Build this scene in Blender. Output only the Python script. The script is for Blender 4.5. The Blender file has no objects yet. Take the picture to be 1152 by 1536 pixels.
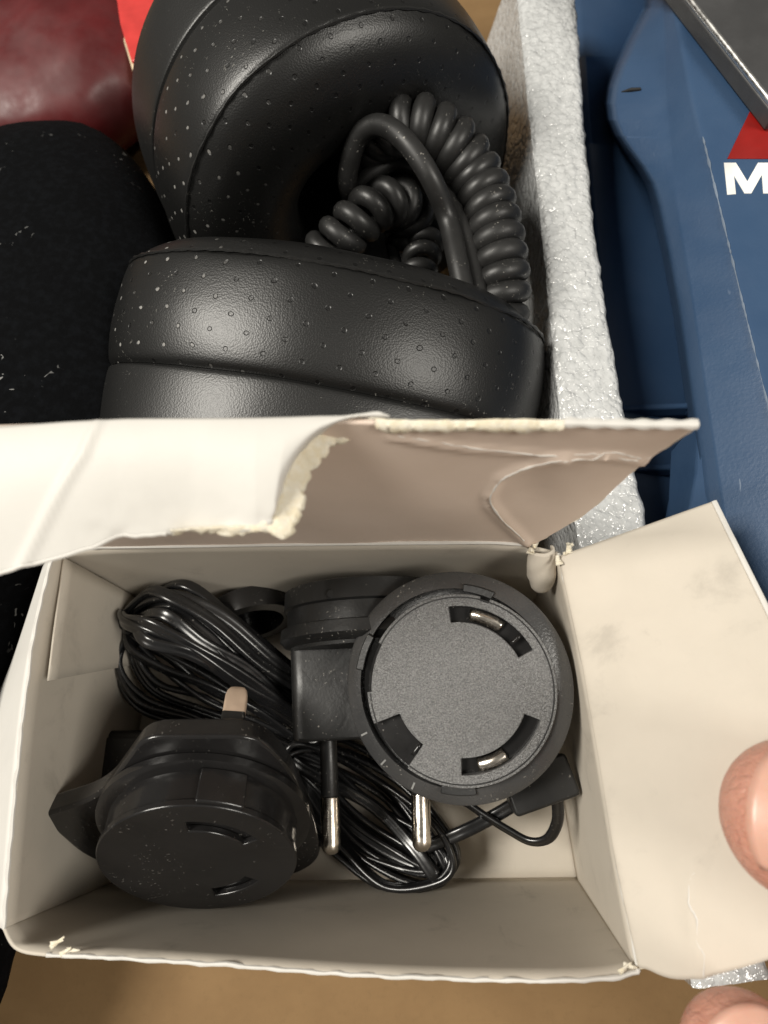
import bpy, bmesh, math, random
from mathutils import Vector, Matrix, noise
random.seed(7)
V = Vector
S = 0.001                                   # everything below is authored in millimetres
scene = bpy.context.scene

# ------------------------------------------------------------------ camera
FPX, CX, CY, CAMH = 1000.0, 576.0, 768.0, 120.0     # focal length in photo pixels, photo centre, height over the box rim
nd = V((64, 342, FPX)).normalized()                  # straight down, seen in camera axes (right, down, forward)
Zc = -nd
Yc = (V((0, -1, 0)) - nd * V((0, -1, 0)).dot(nd)).normalized()
Xc = Yc.cross(Zc)
def c2w(d): return V((d.dot(Xc), d.dot(Yc), d.dot(Zc)))
RIGHT, DOWN, FWD = c2w(V((1, 0, 0))), c2w(V((0, 1, 0))), c2w(V((0, 0, 1)))
CAM = V((0, 0, CAMH))
def ray(px, py): return c2w(V(((px - CX) / FPX, (py - CY) / FPX, 1)))
def P(px, py, z):                                    # point of the place at height z (mm over the rim) seen at that photo pixel
    d = ray(px, py); return CAM + d * ((z - CAMH) / d.z)
cam_d = bpy.data.cameras.new('camera'); cam = bpy.data.objects.new('camera', cam_d)
scene.collection.objects.link(cam)
cam_d.sensor_fit = 'VERTICAL'; cam_d.sensor_height = 36; cam_d.lens = 36 * FPX / 1536
cam_d.clip_start = 0.005; cam_d.clip_end = 50
m = Matrix.Identity(4)
for i, a in enumerate((RIGHT, -DOWN, -FWD)):
    for j in range(3): m[j][i] = a[j]
m.translation = CAM * S
cam.matrix_world = m
cam_d.dof.use_dof = True; cam_d.dof.focus_distance = 0.128; cam_d.dof.aperture_fstop = 19
scene.camera = cam
cy = scene.cycles; cy.max_bounces = 7; cy.diffuse_bounces = 4; cy.glossy_bounces = 3; cy.caustics_reflective = False; cy.caustics_refractive = False

# ------------------------------------------------------------------ light: a ceiling panel behind the subject, soft room light
world = bpy.data.worlds.new('World'); scene.world = world; world.use_nodes = True
bg = world.node_tree.nodes['Background']
bg.inputs[0].default_value = (1.0, 0.95, 0.86, 1); bg.inputs[1].default_value = 0.17
def area(name, loc, target, sx, sy, power, col):
    l = bpy.data.lights.new(name, 'AREA'); l.shape = 'RECTANGLE'; l.size = sx; l.size_y = sy
    l.energy = power; l.color = col
    o = bpy.data.objects.new(name, l); scene.collection.objects.link(o)
    o.location = loc
    o.rotation_euler = (V(target) - V(loc)).to_track_quat('-Z', 'Y').to_euler()
    return o
area('ceiling_lamp', (-0.92, 0.02, 1.25), (0, 0.02, 0), 0.5, 0.5, 28, (1.0, 0.955, 0.87))
area('ceiling_lamp', (1.0, -0.38, 1.3), (0, 0.02, 0), 0.5, 0.5, 15.5, (1.0, 0.955, 0.87))
vs = scene.view_settings
vs.view_transform = 'Standard'; vs.look = 'None'; vs.exposure = 0; vs.gamma = 1; vs.use_curve_mapping = False

# ------------------------------------------------------------------ materials
class NT:
    def __init__(s, name):
        s.m = bpy.data.materials.new(name); s.m.use_nodes = True; s.t = s.m.node_tree
        s.b = s.t.nodes['Principled BSDF']; s.co = s.n('ShaderNodeTexCoord')
    def n(s, typ, **kw):
        x = s.t.nodes.new(typ)
        for k, v in kw.items(): setattr(x, k, v)
        return x
    def l(s, a, b): s.t.links.new(a, b)
    def set(s, **kw):
        for k, v in kw.items(): s.b.inputs[k.replace('_', ' ')].default_value = v
    def noise(s, scale, detail=4, rough=0.55, src=None, dist=0):
        x = s.n('ShaderNodeTexNoise'); x.inputs['Scale'].default_value = scale; x.inputs['Detail'].default_value = detail
        x.inputs['Roughness'].default_value = rough; x.inputs['Distortion'].default_value = dist
        s.l(src or s.co.outputs['Object'], x.inputs['Vector']); return x.outputs['Fac']
    def vor(s, scale, feature='F1', src=None, out='Distance', rnd=1):
        x = s.n('ShaderNodeTexVoronoi', feature=feature); x.inputs['Scale'].default_value = scale
        x.inputs['Randomness'].default_value = rnd
        s.l(src or s.co.outputs['Object'], x.inputs['Vector']); return x.outputs[out]
    def rng(s, val, a, b, c, d, smooth=True):
        x = s.n('ShaderNodeMapRange'); x.interpolation_type = 'SMOOTHSTEP' if smooth else 'LINEAR'
        s.l(val, x.inputs['Value'])
        for k, v in zip(('From Min', 'From Max', 'To Min', 'To Max'), (a, b, c, d)): x.inputs[k].default_value = v
        return x.outputs['Result']
    def math(s, op, a, b=None, c=None):
        x = s.n('ShaderNodeMath', operation=op)
        for i, v in enumerate((a, b, c)):
            if v is None: continue
            if isinstance(v, (int, float)): x.inputs[i].default_value = v
            else: s.l(v, x.inputs[i])
        return x.outputs[0]
    def mix(s, fac, a, b):
        x = s.n('ShaderNodeMix', data_type='RGBA')
        for i, v in ((0, fac), (6, a), (7, b)):
            if isinstance(v, (int, float)): x.inputs[i].default_value = v
            elif isinstance(v, (tuple, list)): x.inputs[i].default_value = (*v[:3], 1)
            else: s.l(v, x.inputs[i])
        return x.outputs[2]
    def col(s, v):
        if isinstance(v, tuple): s.b.inputs['Base Color'].default_value = (*v[:3], 1)
        else: s.l(v, s.b.inputs['Base Color'])
    def rough(s, v):
        if isinstance(v, (int, float)): s.b.inputs['Roughness'].default_value = v
        else: s.l(v, s.b.inputs['Roughness'])
    def bump(s, h, strength, dist, prev=None):
        x = s.n('ShaderNodeBump'); x.inputs['Strength'].default_value = strength; x.inputs['Distance'].default_value = dist
        s.l(h, x.inputs['Height'])
        if prev is not None: s.l(prev, x.inputs['Normal'])
        s.l(x.outputs[0], s.b.inputs['Normal']); return x.outputs[0]

M = {}
def card(name, base, dark, smudge, rough=0.62):
    t = NT(name)
    f = t.rng(t.noise(45, 5, 0.6), 0.3, 0.75, 0, 1)
    c = t.mix(f, base, dark)
    sm = t.rng(t.noise(70, 7, 0.66, dist=0.4), 0.55, 0.74, 0, smudge)
    c = t.mix(sm, c, tuple(x * 0.62 for x in base))
    fib = t.rng(t.noise(900, 3, 0.7), 0.62, 0.8, 0, 0.18)
    c = t.mix(fib, c, tuple(x * 0.8 for x in base))
    mpc = t.n('ShaderNodeMapping'); mpc.inputs['Scale'].default_value = (160, 40, 60); mpc.inputs['Rotation'].default_value = (0, 0, 0.6); t.l(t.co.outputs['Object'], mpc.inputs['Vector'])
    scf = t.math('MULTIPLY', t.rng(t.noise(1.0, 6, 0.7, mpc.outputs[0], 0.5), 0.60, 0.70, 0, smudge * 0.6), t.rng(t.noise(22, 2), 0.5, 0.62, 0, 1))
    c = t.mix(scf, c, tuple(x * 0.55 for x in base))
    t.col(c); t.rough(rough); t.set(Specular_IOR_Level=0.3)
    b = t.bump(t.noise(1400, 3, 0.6), 0.25, 0.00006)
    t.bump(t.noise(40, 2, 0.5), 0.2, 0.0006, b)
    M[name] = t.m
card('card_inner', (0.60, 0.545, 0.465), (0.55, 0.50, 0.425), 0.55)
card('card_lid', (0.76, 0.63, 0.535), (0.71, 0.58, 0.485), 0.2)
card('card_white', (0.69, 0.67, 0.63), (0.65, 0.63, 0.59), 0.10, 0.5)
t = NT('torn_fibre'); f = t.noise(700, 6, 0.7)
t.col(t.mix(t.rng(f, 0.3, 0.7, 0, 1), (0.80, 0.71, 0.52), (0.88, 0.83, 0.71))); t.rough(0.95)
t.bump(t.noise(1500, 6, 0.75), 0.8, 0.0003); M['fibre'] = t.m
t = NT('brown_cardboard'); w = t.n('ShaderNodeTexNoise')
mp = t.n('ShaderNodeMapping'); mp.inputs['Scale'].default_value = (60, 90, 60); t.l(t.co.outputs['Object'], mp.inputs['Vector'])
a_ = t.noise(1.0, 3, 0.6, mp.outputs[0]); b_ = t.noise(500, 4, 0.7)
c = t.mix(t.rng(a_, 0.35, 0.65, 0, 1), (0.215, 0.128, 0.052), (0.195, 0.114, 0.045))
t.col(t.mix(t.rng(b_, 0.5, 0.75, 0, 0.35), c, (0.16, 0.095, 0.037))); t.rough(0.8)
t.bump(b_, 0.3, 0.0002); M['brown'] = t.m

def plastic(name, base, rough, bscale, bstr, bdist, dust=0.0, spec=0.5):
    t = NT(name); g = t.noise(bscale, 3, 0.6)
    c = t.mix(t.rng(t.noise(80, 4), 0.35, 0.7, 0, 1), base, tuple(x * 1.35 for x in base))
    if dust:
        d = t.math('MULTIPLY', t.rng(t.noise(1500, 2, 0.5), 0.66, 0.72, 0, dust), t.rng(t.noise(120, 3), 0.45, 0.65, 0, 1))
        c = t.mix(d, c, (0.42, 0.40, 0.36))
    t.col(c); t.rough(t.rng(t.noise(150, 4), 0.3, 0.75, rough * 0.82, rough * 1.2))
    t.set(Specular_IOR_Level=spec)
    b = t.bump(g, bstr, bdist)
    if dust: t.bump(t.noise(60, 2, 0.5, dist=2.0), 0.15, 0.001, b)
    M[name] = t.m
plastic('plastic_gloss', (0.011, 0.0105, 0.0105), 0.21, 500, 0.12, 0.0001, 0.3)
plastic('plastic_satin', (0.012, 0.012, 0.012), 0.42, 1600, 0.3, 0.0001, 0.6)
plastic('plastic_grain_sparkle', (0.085, 0.085, 0.086), 0.33, 2600, 1.0, 0.0004, 0.0, 1.0)
_t = M['plastic_grain_sparkle'].node_tree; _b = _t.nodes['Principled BSDF']
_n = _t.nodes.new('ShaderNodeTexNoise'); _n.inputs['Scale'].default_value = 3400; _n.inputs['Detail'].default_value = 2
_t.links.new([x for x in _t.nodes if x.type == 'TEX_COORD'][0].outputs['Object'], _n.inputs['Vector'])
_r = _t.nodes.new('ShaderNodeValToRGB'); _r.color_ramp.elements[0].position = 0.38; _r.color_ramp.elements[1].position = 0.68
_r.color_ramp.elements[0].color = (0.085, 0.085, 0.086, 1); _r.color_ramp.elements[1].color = (0.185, 0.185, 0.183, 1)  # sheen and sparkle of the grain put into the base colour
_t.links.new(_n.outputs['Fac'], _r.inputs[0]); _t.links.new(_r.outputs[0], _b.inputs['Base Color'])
plastic('plastic_flange', (0.04, 0.04, 0.0405), 0.27, 2500, 0.5, 0.00012, 0.5, 1.0)
plastic('pvc_cable', (0.008, 0.008, 0.0085), 0.25, 300, 0.06, 0.0001, 0.35, 0.7)
plastic('rubber_cable', (0.014, 0.0138, 0.0135), 0.45, 900, 0.15, 0.0001, 0.5)
plastic('black_cavity', (0.004, 0.004, 0.004), 0.7, 300, 0.1, 0.0001)
def metal(name, base, rough):
    t = NT(name); t.col(base); t.set(Metallic=1.0)
    t.rough(t.rng(t.noise(600, 3), 0.3, 0.7, rough * 0.7, rough * 1.4)); M[name] = t.m
metal('nickel', (0.74, 0.68, 0.60), 0.2); metal('brass', (0.60, 0.46, 0.35), 0.5); M['brass'].node_tree.nodes['Principled BSDF'].inputs['Metallic'].default_value = 0.45; metal('silver_edge', (0.62, 0.61, 0.59), 0.35)

def leather(name, base, perf):
    t = NT(name)
    fine = t.vor(2800, 'F1'); wr = t.noise(220, 4, 0.6)
    c = t.mix(t.rng(t.noise(70, 4), 0.3, 0.7, 0, 1), base, tuple(x * 1.25 for x in base))
    lint = t.math('MULTIPLY', t.rng(t.noise(1300, 2, 0.5, dist=1.5), 0.69, 0.74, 0, 0.7), t.rng(t.noise(40, 3), 0.48, 0.62, 0.05, 1))
    c = t.mix(lint, c, (0.33, 0.32, 0.29))
    h = t.math('ADD', t.math('MULTIPLY', fine, 0.26), t.math('MULTIPLY', wr, 0.13))
    if perf:
        wb = t.n('ShaderNodeTexNoise'); wb.inputs['Scale'].default_value = 90; t.l(t.co.outputs['Object'], wb.inputs['Vector'])
        wa = t.n('ShaderNodeVectorMath', operation='MULTIPLY_ADD'); t.l(wb.outputs['Color'], wa.inputs[0]); wa.inputs[1].default_value = (2.6, 2.6, 0); t.l(t.co.outputs['UV'], wa.inputs[2])
        sep = t.n('ShaderNodeSeparateXYZ'); t.l(wa.outputs[0], sep.inputs[0])
        def cellpart(off):
            u = t.math('ADD', t.math('DIVIDE', sep.outputs[0], 7.0), off); v = t.math('ADD', t.math('DIVIDE', sep.outputs[1], 7.0), off)
            du = t.math('SUBTRACT', t.math('FRACT', u), 0.5); dv = t.math('SUBTRACT', t.math('FRACT', v), 0.5)
            d = t.math('MULTIPLY', t.math('SQRT', t.math('ADD', t.math('MULTIPLY', du, du), t.math('MULTIPLY', dv, dv))), 7.0)
            cm = t.n('ShaderNodeCombineXYZ'); t.l(t.math('FLOOR', u), cm.inputs[0]); t.l(t.math('FLOOR', v), cm.inputs[1]); cm.inputs[2].default_value = off
            wn = t.n('ShaderNodeTexWhiteNoise', noise_dimensions='3D'); t.l(cm.outputs[0], wn.inputs['Vector'])
            hole = t.rng(d, 0.36, 0.55, 1, 0)
            core = t.rng(d, 0.26, 0.44, 1, 0)
            return hole, core, wn.outputs['Value']
        h1, k1, r1 = cellpart(0.0); h2, k2, r2 = cellpart(0.5)
        hole = t.math('MAXIMUM', h1, h2)
        c = t.mix(t.math('MULTIPLY', hole, 0.9), c, (0.0015, 0.0015, 0.0015))
        sx_ = t.n('ShaderNodeSeparateXYZ'); t.l(t.co.outputs['Object'], sx_.inputs[0])
        dz = t.rng(t.math('ADD', sx_.outputs[0], t.math('MULTIPLY', t.noise(30, 3), 0.03)), -0.026, 0.008, 0.8, 0.0)      # patches of the pad where the holes are filled with dust
        for k, r in ((k1, r1), (k2, r2)):
            c = t.mix(t.math('MULTIPLY', t.math('MULTIPLY', k, t.rng(r, 0.15, 0.6, 0, 1.0)), dz), c, (0.40, 0.39, 0.37))
        h = t.math('SUBTRACT', h, t.math('MULTIPLY', hole, 1.2))
    t.col(c); t.rough(0.38); t.set(Specular_IOR_Level=0.55)
    t.bump(h, 0.42, 0.00024)
    M[name] = t.m
leather('leather_perforated', (0.006, 0.006, 0.0058), True)
leather('leather_smooth', (0.009, 0.009, 0.0088), False)

t = NT('black_fabric')
c = t.mix(t.rng(t.noise(500, 4), 0.4, 0.7, 0, 1), (0.0018, 0.002, 0.0025), (0.0035, 0.004, 0.005))
lint = t.math('MULTIPLY', t.rng(t.noise(420, 2, 0.5, dist=1.2), 0.68, 0.73, 0, 0.8), t.rng(t.noise(28, 3), 0.49, 0.6, 0, 1))
t.col(t.mix(lint, c, (0.3, 0.3, 0.29))); t.rough(0.9); t.set(Specular_IOR_Level=0.08)
t.bump(t.noise(900, 3), 0.5, 0.0003); M['black_fabric'] = t.m

t = NT('foam')
wv = t.n('ShaderNodeTexNoise'); wv.inputs['Scale'].default_value = 500; wv.inputs['Detail'].default_value = 2; t.l(t.co.outputs['Object'], wv.inputs['Vector'])
ad = t.n('ShaderNodeVectorMath', operation='MULTIPLY_ADD'); t.l(wv.outputs['Color'], ad.inputs[0]); ad.inputs[1].default_value = (0.0016, 0.0016, 0.0016); t.l(t.co.outputs['Object'], ad.inputs[2])
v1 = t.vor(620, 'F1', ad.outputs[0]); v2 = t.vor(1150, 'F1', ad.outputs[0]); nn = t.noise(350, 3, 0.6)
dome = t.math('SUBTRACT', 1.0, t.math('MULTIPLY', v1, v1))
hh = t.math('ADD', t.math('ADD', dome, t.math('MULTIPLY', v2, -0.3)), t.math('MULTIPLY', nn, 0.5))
cr_ = t.rng(v1, 0.35, 0.75, 0, 0.3)  # shade between the foam bubbles put into the colour
t.col(t.mix(cr_, t.mix(t.rng(nn, 0.35, 0.65, 0, 1), (0.53, 0.54, 0.54), (0.62, 0.63, 0.63)), (0.44, 0.45, 0.45))); _fc = t.b.inputs['Base Color'].links[0].from_socket; t.col(t.mix(t.rng(v2, 0.10, 0.24, 0.75, 0), _fc, (0.95, 0.95, 0.94))); t.rough(0.14); t.set(Specular_IOR_Level=1.0)  # white flecks: glints of the foam cells painted as colour
t.bump(hh, 1.0, 0.00042); M['foam'] = t.m

t = NT('blue_plastic')
c = t.mix(t.rng(t.noise(40, 4), 0.3, 0.7, 0, 1), (0.033, 0.071, 0.145), (0.040, 0.082, 0.160))
sc = t.n('ShaderNodeMapping'); sc.inputs['Scale'].default_value = (900, 90, 200); sc.inputs['Rotation'].default_value = (0, 0, 0.5); t.l(t.co.outputs['Object'], sc.inputs['Vector'])
scr = t.rng(t.noise(1.0, 2, 0.5, sc.outputs[0], 0.6), 0.76, 0.80, 0, 0.4)
t.col(t.mix(scr, c, (0.32, 0.38, 0.46))); t.rough(t.rng(t.noise(120, 4), 0.3, 0.7, 0.36, 0.5))
t.bump(t.noise(1500, 3), 0.4, 0.00012); M['blue'] = t.m
plastic('red_print', (0.24, 0.008, 0.006), 0.5, 500, 0.1, 0.0001)
plastic('white_print', (0.72, 0.72, 0.69), 0.5, 500, 0.1, 0.0001)
plastic('red_packet', (0.52, 0.045, 0.04), 0.3, 60, 0.3, 0.001)
plastic('dark_red', (0.075, 0.006, 0.007), 0.5, 40, 0.4, 0.0015)
plastic('cream_edge', (0.56, 0.45, 0.30), 0.7, 500, 0.2, 0.0002)
plastic('scuffed', (0.16, 0.16, 0.155), 0.6, 900, 0.3, 0.0001)
plastic('blue_highlight', (0.16, 0.20, 0.26), 0.5, 900, 0.3, 0.0001)  # pale blue for the highlight painted along the case ridge
plastic('charcoal', (0.045, 0.045, 0.046), 0.5, 900, 0.3, 0.0001)

t = NT('skin')
sn = t.noise(90, 4, 0.6); pores = t.noise(1500, 3, 0.6)
mp = t.n('ShaderNodeMapping'); mp.inputs['Scale'].default_value = (260, 900, 500); mp.inputs['Rotation'].default_value = (0, 0, 0.35); t.l(t.co.outputs['Object'], mp.inputs['Vector'])
lines = t.noise(1.0, 3, 0.6, mp.outputs[0], 0.8)
t.col(t.mix(t.rng(sn, 0.3, 0.7, 0, 1), (0.66, 0.345, 0.26), (0.58, 0.265, 0.19))); t.rough(0.42)
t.set(Subsurface_Weight=0.3, Subsurface_Scale=0.003); t.b.inputs['Subsurface Radius'].default_value = (1, 0.4, 0.2)
b = t.bump(pores, 0.25, 0.0002); t.bump(lines, 0.8, 0.0008, b); M['skin'] = t.m
t = NT('nail'); t.col(t.mix(t.rng(t.noise(150, 3), 0.35, 0.65, 0, 1), (0.62, 0.35, 0.265), (0.68, 0.40, 0.31))); t.rough(0.33); t.set(Subsurface_Weight=0.2, Subsurface_Scale=0.002); t.bump(t.noise(300, 3), 0.2, 0.0002); M['nail'] = t.m

# ------------------------------------------------------------------ builders
COL = scene.collection
ORG = {}
def tag(o, label=None, cat=None, group=None, kind=None):
    for k, v in (('label', label), ('category', cat), ('group', group), ('kind', kind)):
        if v: o[k] = v
    return o
def thing(name, base, label, cat, group=None):
    o = bpy.data.objects.new(name, None); COL.objects.link(o); o.empty_display_size = 0.01
    o.location = base * S; ORG[o] = base.copy()
    return tag(o, label, cat, group)
def obj(name, verts, faces, mat, parent=None, base=None, sharp=35, uvs=None, bevel=0, seg=2, solid=0, soff=0, mats=None, midx=None):
    org = ORG[parent] if parent else (base or sum(verts, V()) / len(verts))
    me = bpy.data.meshes.new(name)
    me.from_pydata([(v - org) * S for v in verts], [], faces); me.validate()
    for mm in ([mat] if not mats else mats): me.materials.append(M[mm])
    if midx:
        for p, i in zip(me.polygons, midx): p.material_index = i
    if uvs:
        ul = me.uv_layers.new(name='UVMap')
        for lp in me.loops: ul.data[lp.index].uv = uvs[lp.vertex_index]
    for p in me.polygons: p.use_smooth = True
    bm = bmesh.new(); bm.from_mesh(me)
    if not solid: bmesh.ops.recalc_face_normals(bm, faces=bm.faces)
    bm.to_mesh(me); bm.free()
    me.set_sharp_from_angle(angle=math.radians(sharp))
    o = bpy.data.objects.new(name, me); COL.objects.link(o)
    if parent: o.parent = parent
    else: o.location = org * S
    ORG[o] = org.copy()
    if solid:
        md = o.modifiers.new('thickness', 'SOLIDIFY'); md.thickness = solid * S; md.offset = soff
    if bevel:
        md = o.modifiers.new('edges', 'BEVEL'); md.width = bevel * S; md.segments = seg; md.limit_method = 'ANGLE'; md.angle_limit = math.radians(32)
        md.harden_normals = False
    return o
def catmull(pts, n, closed=False):
    pts = [V(p) for p in pts]; out = []; k = len(pts)
    segs = k if closed else k - 1
    for i in range(segs):
        if closed: p0, p1, p2, p3 = (pts[(i + j - 1) % k] for j in range(4))
        else: p0, p1, p2, p3 = pts[max(i - 1, 0)], pts[i], pts[i + 1], pts[min(i + 2, k - 1)]
        for j in range(n):
            t = j / n
            out.append(0.5 * ((2 * p1) + (p2 - p0) * t + (2 * p0 - 5 * p1 + 4 * p2 - p3) * t * t + (3 * p1 - p0 - 3 * p2 + p3) * t ** 3))
    if not closed: out.append(pts[-1].copy())
    return out
def resample(path, n):
    L = [0]
    for a, b in zip(path, path[1:]): L.append(L[-1] + (b - a).length)
    out = []; j = 0
    for i in range(n):
        d = L[-1] * i / (n - 1)
        while j < len(path) - 2 and L[j + 1] < d: j += 1
        s = (d - L[j]) / max(L[j + 1] - L[j], 1e-9)
        out.append(path[j].lerp(path[j + 1], min(max(s, 0), 1)))
    return out
def tube(path, r, n=10, prof=None, cap=True):
    """sweep a round (or given 2-D) profile along a path; r may be a list"""
    path = [V(p) for p in path]; verts = []; faces = []
    prof = prof or [(math.cos(2 * math.pi * i / n), math.sin(2 * math.pi * i / n)) for i in range(n)]
    n = len(prof)
    T = (path[1] - path[0]).normalized()
    U = T.orthogonal().normalized() if abs(T.z) > 0.9 else V((0, 0, 1)).cross(T).normalized()
    for i, p in enumerate(path):
        a = path[max(i - 1, 0)]; b = path[min(i + 1, len(path) - 1)]
        T = (b - a).normalized(); U = (U - T * U.dot(T)).normalized(); W = T.cross(U)
        rr = r[i] if isinstance(r, (list, tuple)) else r
        verts += [p + (U * x + W * y) * rr for x, y in prof]
    for i in range(len(path) - 1):
        for j in range(n):
            a, b = i * n + j, i * n + (j + 1) % n
            faces.append((a, b, b + n, a + n))
    if cap:
        faces.append(tuple(range(n - 1, -1, -1))); k = (len(path) - 1) * n; faces.append(tuple(range(k, k + n)))
    return verts, faces
def frame(o, X, Z):
    Z = Z.normalized(); X = (X - Z * X.dot(Z)).normalized(); Y = Z.cross(X)
    return lambda x, y, z: o + X * x + Y * y + Z * z
def prism(F, outline, z0, z1, s0=1.0, s1=1.0):
    n = len(outline)
    verts = [F(x * s0, y * s0, z0) for x, y in outline] + [F(x * s1, y * s1, z1) for x, y in outline]
    faces = [(i, (i + 1) % n, n + (i + 1) % n, n + i) for i in range(n)] + [tuple(range(n - 1, -1, -1)), tuple(range(n, 2 * n))]
    return verts, faces
def roundpoly(pts, rad, n=5):
    out = []; k = len(pts)
    for i in range(k):
        p, a, b = (V((*pts[j % k], 0)) for j in (i, i - 1, i + 1))
        r = rad[i] if isinstance(rad, (list, tuple)) else rad
        d1 = (a - p).normalized(); d2 = (b - p).normalized()
        r1 = min(r, (a - p).length * 0.48, (b - p).length * 0.48)
        q0, q2 = p + d1 * r1, p + d2 * r1
        for j in range(n + 1):
            t = j / n; q = q0 * (1 - t) ** 2 + p * 2 * t * (1 - t) + q2 * t * t
            out.append((q.x, q.y))
    return out
def circ(r, n=64, a0=0, a1=360):
    return [(r * math.cos(math.radians(a0 + (a1 - a0) * i / n)), r * math.sin(math.radians(a0 + (a1 - a0) * i / n))) for i in range(n)]
def lathe(F, prof, n=72, sup=None):
    """prof: (r, z) list revolved about local z"""
    verts = []; faces = []; k = len(prof)
    for i in range(n):
        a = 2 * math.pi * i / n
        for r, z in prof: verts.append(F(r * math.cos(a), r * math.sin(a), z))
    for i in range(n):
        for j in range(k - 1):
            a, b = i * k + j, ((i + 1) % n) * k + j
            faces.append((a, b, b + 1, a + 1))
    if prof[0][0] > 1e-6: faces.append(tuple(i * k for i in range(n))[::-1])
    if prof[-1][0] > 1e-6: faces.append(tuple(i * k + k - 1 for i in range(n)))
    return verts, faces
def polar(F, radii, n, z0, z1, solid):
    """plate of polar cells with openings: solid(rmid, angle_deg) -> bool"""
    vid = {}; verts = []; faces = []
    def vx(i, j, t):
        if radii[i] == 0: j = 0
        key = (i, j % n, t)
        if key not in vid:
            a = 2 * math.pi * (j % n) / n; vid[key] = len(verts)
            verts.append(F(radii[i] * math.cos(a), radii[i] * math.sin(a), z1 if t else z0))
        return vid[key]
    def on(i, j):
        if i < 0 or i >= len(radii) - 1: return False
        return solid((radii[i] + radii[i + 1]) / 2, 360 * ((j % n) + 0.5) / n)
    def face(*ids):
        ids = list(dict.fromkeys(ids))
        if len(ids) > 2: faces.append(tuple(ids))
    for i in range(len(radii) - 1):
        for j in range(n):
            if not on(i, j): continue
            face(vx(i, j, 1), vx(i + 1, j, 1), vx(i + 1, j + 1, 1), vx(i, j + 1, 1))
            face(vx(i, j, 0), vx(i, j + 1, 0), vx(i + 1, j + 1, 0), vx(i + 1, j, 0))
            if not on(i + 1, j): face(vx(i + 1, j, 0), vx(i + 1, j + 1, 0), vx(i + 1, j + 1, 1), vx(i + 1, j, 1))
            if radii[i] > 0 and not on(i - 1, j): face(vx(i, j, 0), vx(i, j, 1), vx(i, j + 1, 1), vx(i, j + 1, 0))
            if not on(i, j + 1): face(vx(i, j + 1, 0), vx(i, j + 1, 1), vx(i + 1, j + 1, 1), vx(i + 1, j + 1, 0))
            if not on(i, j - 1): face(vx(i, j, 0), vx(i + 1, j, 0), vx(i + 1, j, 1), vx(i, j, 1))
    return verts, faces
def gridmesh(rows):
    nv = len(rows); nu = len(rows[0])
    verts = [p for r in rows for p in r]
    faces = [(j * nu + i, j * nu + i + 1, (j + 1) * nu + i + 1, (j + 1) * nu + i) for j in range(nv - 1) for i in range(nu - 1)]
    return verts, faces
def at_index(l, t):
    x = t * (len(l) - 1); k = min(int(x), len(l) - 2); return l[k].lerp(l[k + 1], x - k)
def patch(lines, nu, nv, smooth=True):
    """surface through several polylines (lists of points), each resampled by its own index parameter"""
    R = []
    for ln in lines:
        ln = [V(p) for p in ln]; sp = catmull(ln, 12) if smooth else resample(ln, 12 * (len(ln) - 1) + 1)
        R.append([at_index(sp, i / (nu - 1)) for i in range(nu)])
    cols = []
    for i in range(nu):
        c = [r[i] for r in R]; sp = catmull(c, 16) if len(c) > 2 else [c[0].lerp(c[1], t / 16) for t in range(17)]
        cols.append([at_index(sp, j / (nv - 1)) for j in range(nv)])
    return [[cols[i][j] for i in range(nu)] for j in range(nv)]
def nz(p, s, seed=0): return noise.noise(V((p.x * s + seed * 7.31, p.y * s - seed * 3.7, p.z * s + seed)))
def pxof(p):
    d = p - CAM; z = d.dot(FWD); return (CX + FPX * d.dot(RIGHT) / z, CY + FPX * d.dot(DOWN) / z)
def dist_poly(q, poly):
    best = 1e9
    for a, b in zip(poly, poly[1:]):
        ax, ay = a; bx, by = b; dx, dy = bx - ax, by - ay
        t = max(0, min(1, ((q[0] - ax) * dx + (q[1] - ay) * dy) / (dx * dx + dy * dy + 1e-9)))
        best = min(best, math.hypot(q[0] - ax - t * dx, q[1] - ay - t * dy))
    return best
def orient(px, py, z, ratio, ang):
    """frame axes for a disc at that point whose outline is seen as an ellipse; ang = way its face leans in the picture (deg, 0 right, 90 down)"""
    c = P(px, py, z); w = (CAM - c).normalized()
    a = math.radians(ang); mdir = RIGHT * math.cos(a) + DOWN * math.sin(a); mdir = (mdir - w * mdir.dot(w)).normalized()
    return c, (w * ratio + mdir * math.sqrt(1 - ratio * ratio)).normalized()

# ================================================================== SETTING
FL = -51.6
o = obj('cardboard_floor', [V((-420, -330, FL)), V((420, -330, FL)), V((420, 520, FL)), V((-420, 520, FL))], [(0, 1, 2, 3)], 'brown', base=V((0, 0, FL)))
tag(o, kind='structure')

# ================================================================== WHITE BOX
RBL, RBR, RFR = P(80, 826, 0), P(838, 830, 0), P(958, 1458, 0)
FBL, FBR, FFR, FFL = P(238, 914, -50), P(798, 908, -50), P(866, 1317, -50), P(170, 1325, -50)
left_rim = [P(80, 826, 0), P(56, 930, 0), P(40, 1030, 0), P(22, 1200, 0), P(6, 1392, 0)]
front_rim = [P(6, 1392, 0), P(24, 1422, -1), P(70, 1432, 0), P(180, 1437, 0), P(310, 1445, 0), P(540, 1462, 0), P(760, 1470, 0), P(900, 1469, 0), P(958, 1458, 0)]
right_rim = [P(838, 830, 0), P(868, 960, 0), P(896, 1110, 0), P(926, 1290, 0), P(958, 1458, 0)]
back_rim = [P(80, 826, 0), P(180, 820, 0), P(420, 815, 0), P(640, 813, 0), P(760, 815, 0), P(838, 830, 0)]
box = thing('white_box', P(500, 1150, -51), 'small open white cardboard box with torn lid, full of black plugs and cables', 'box')
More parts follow.
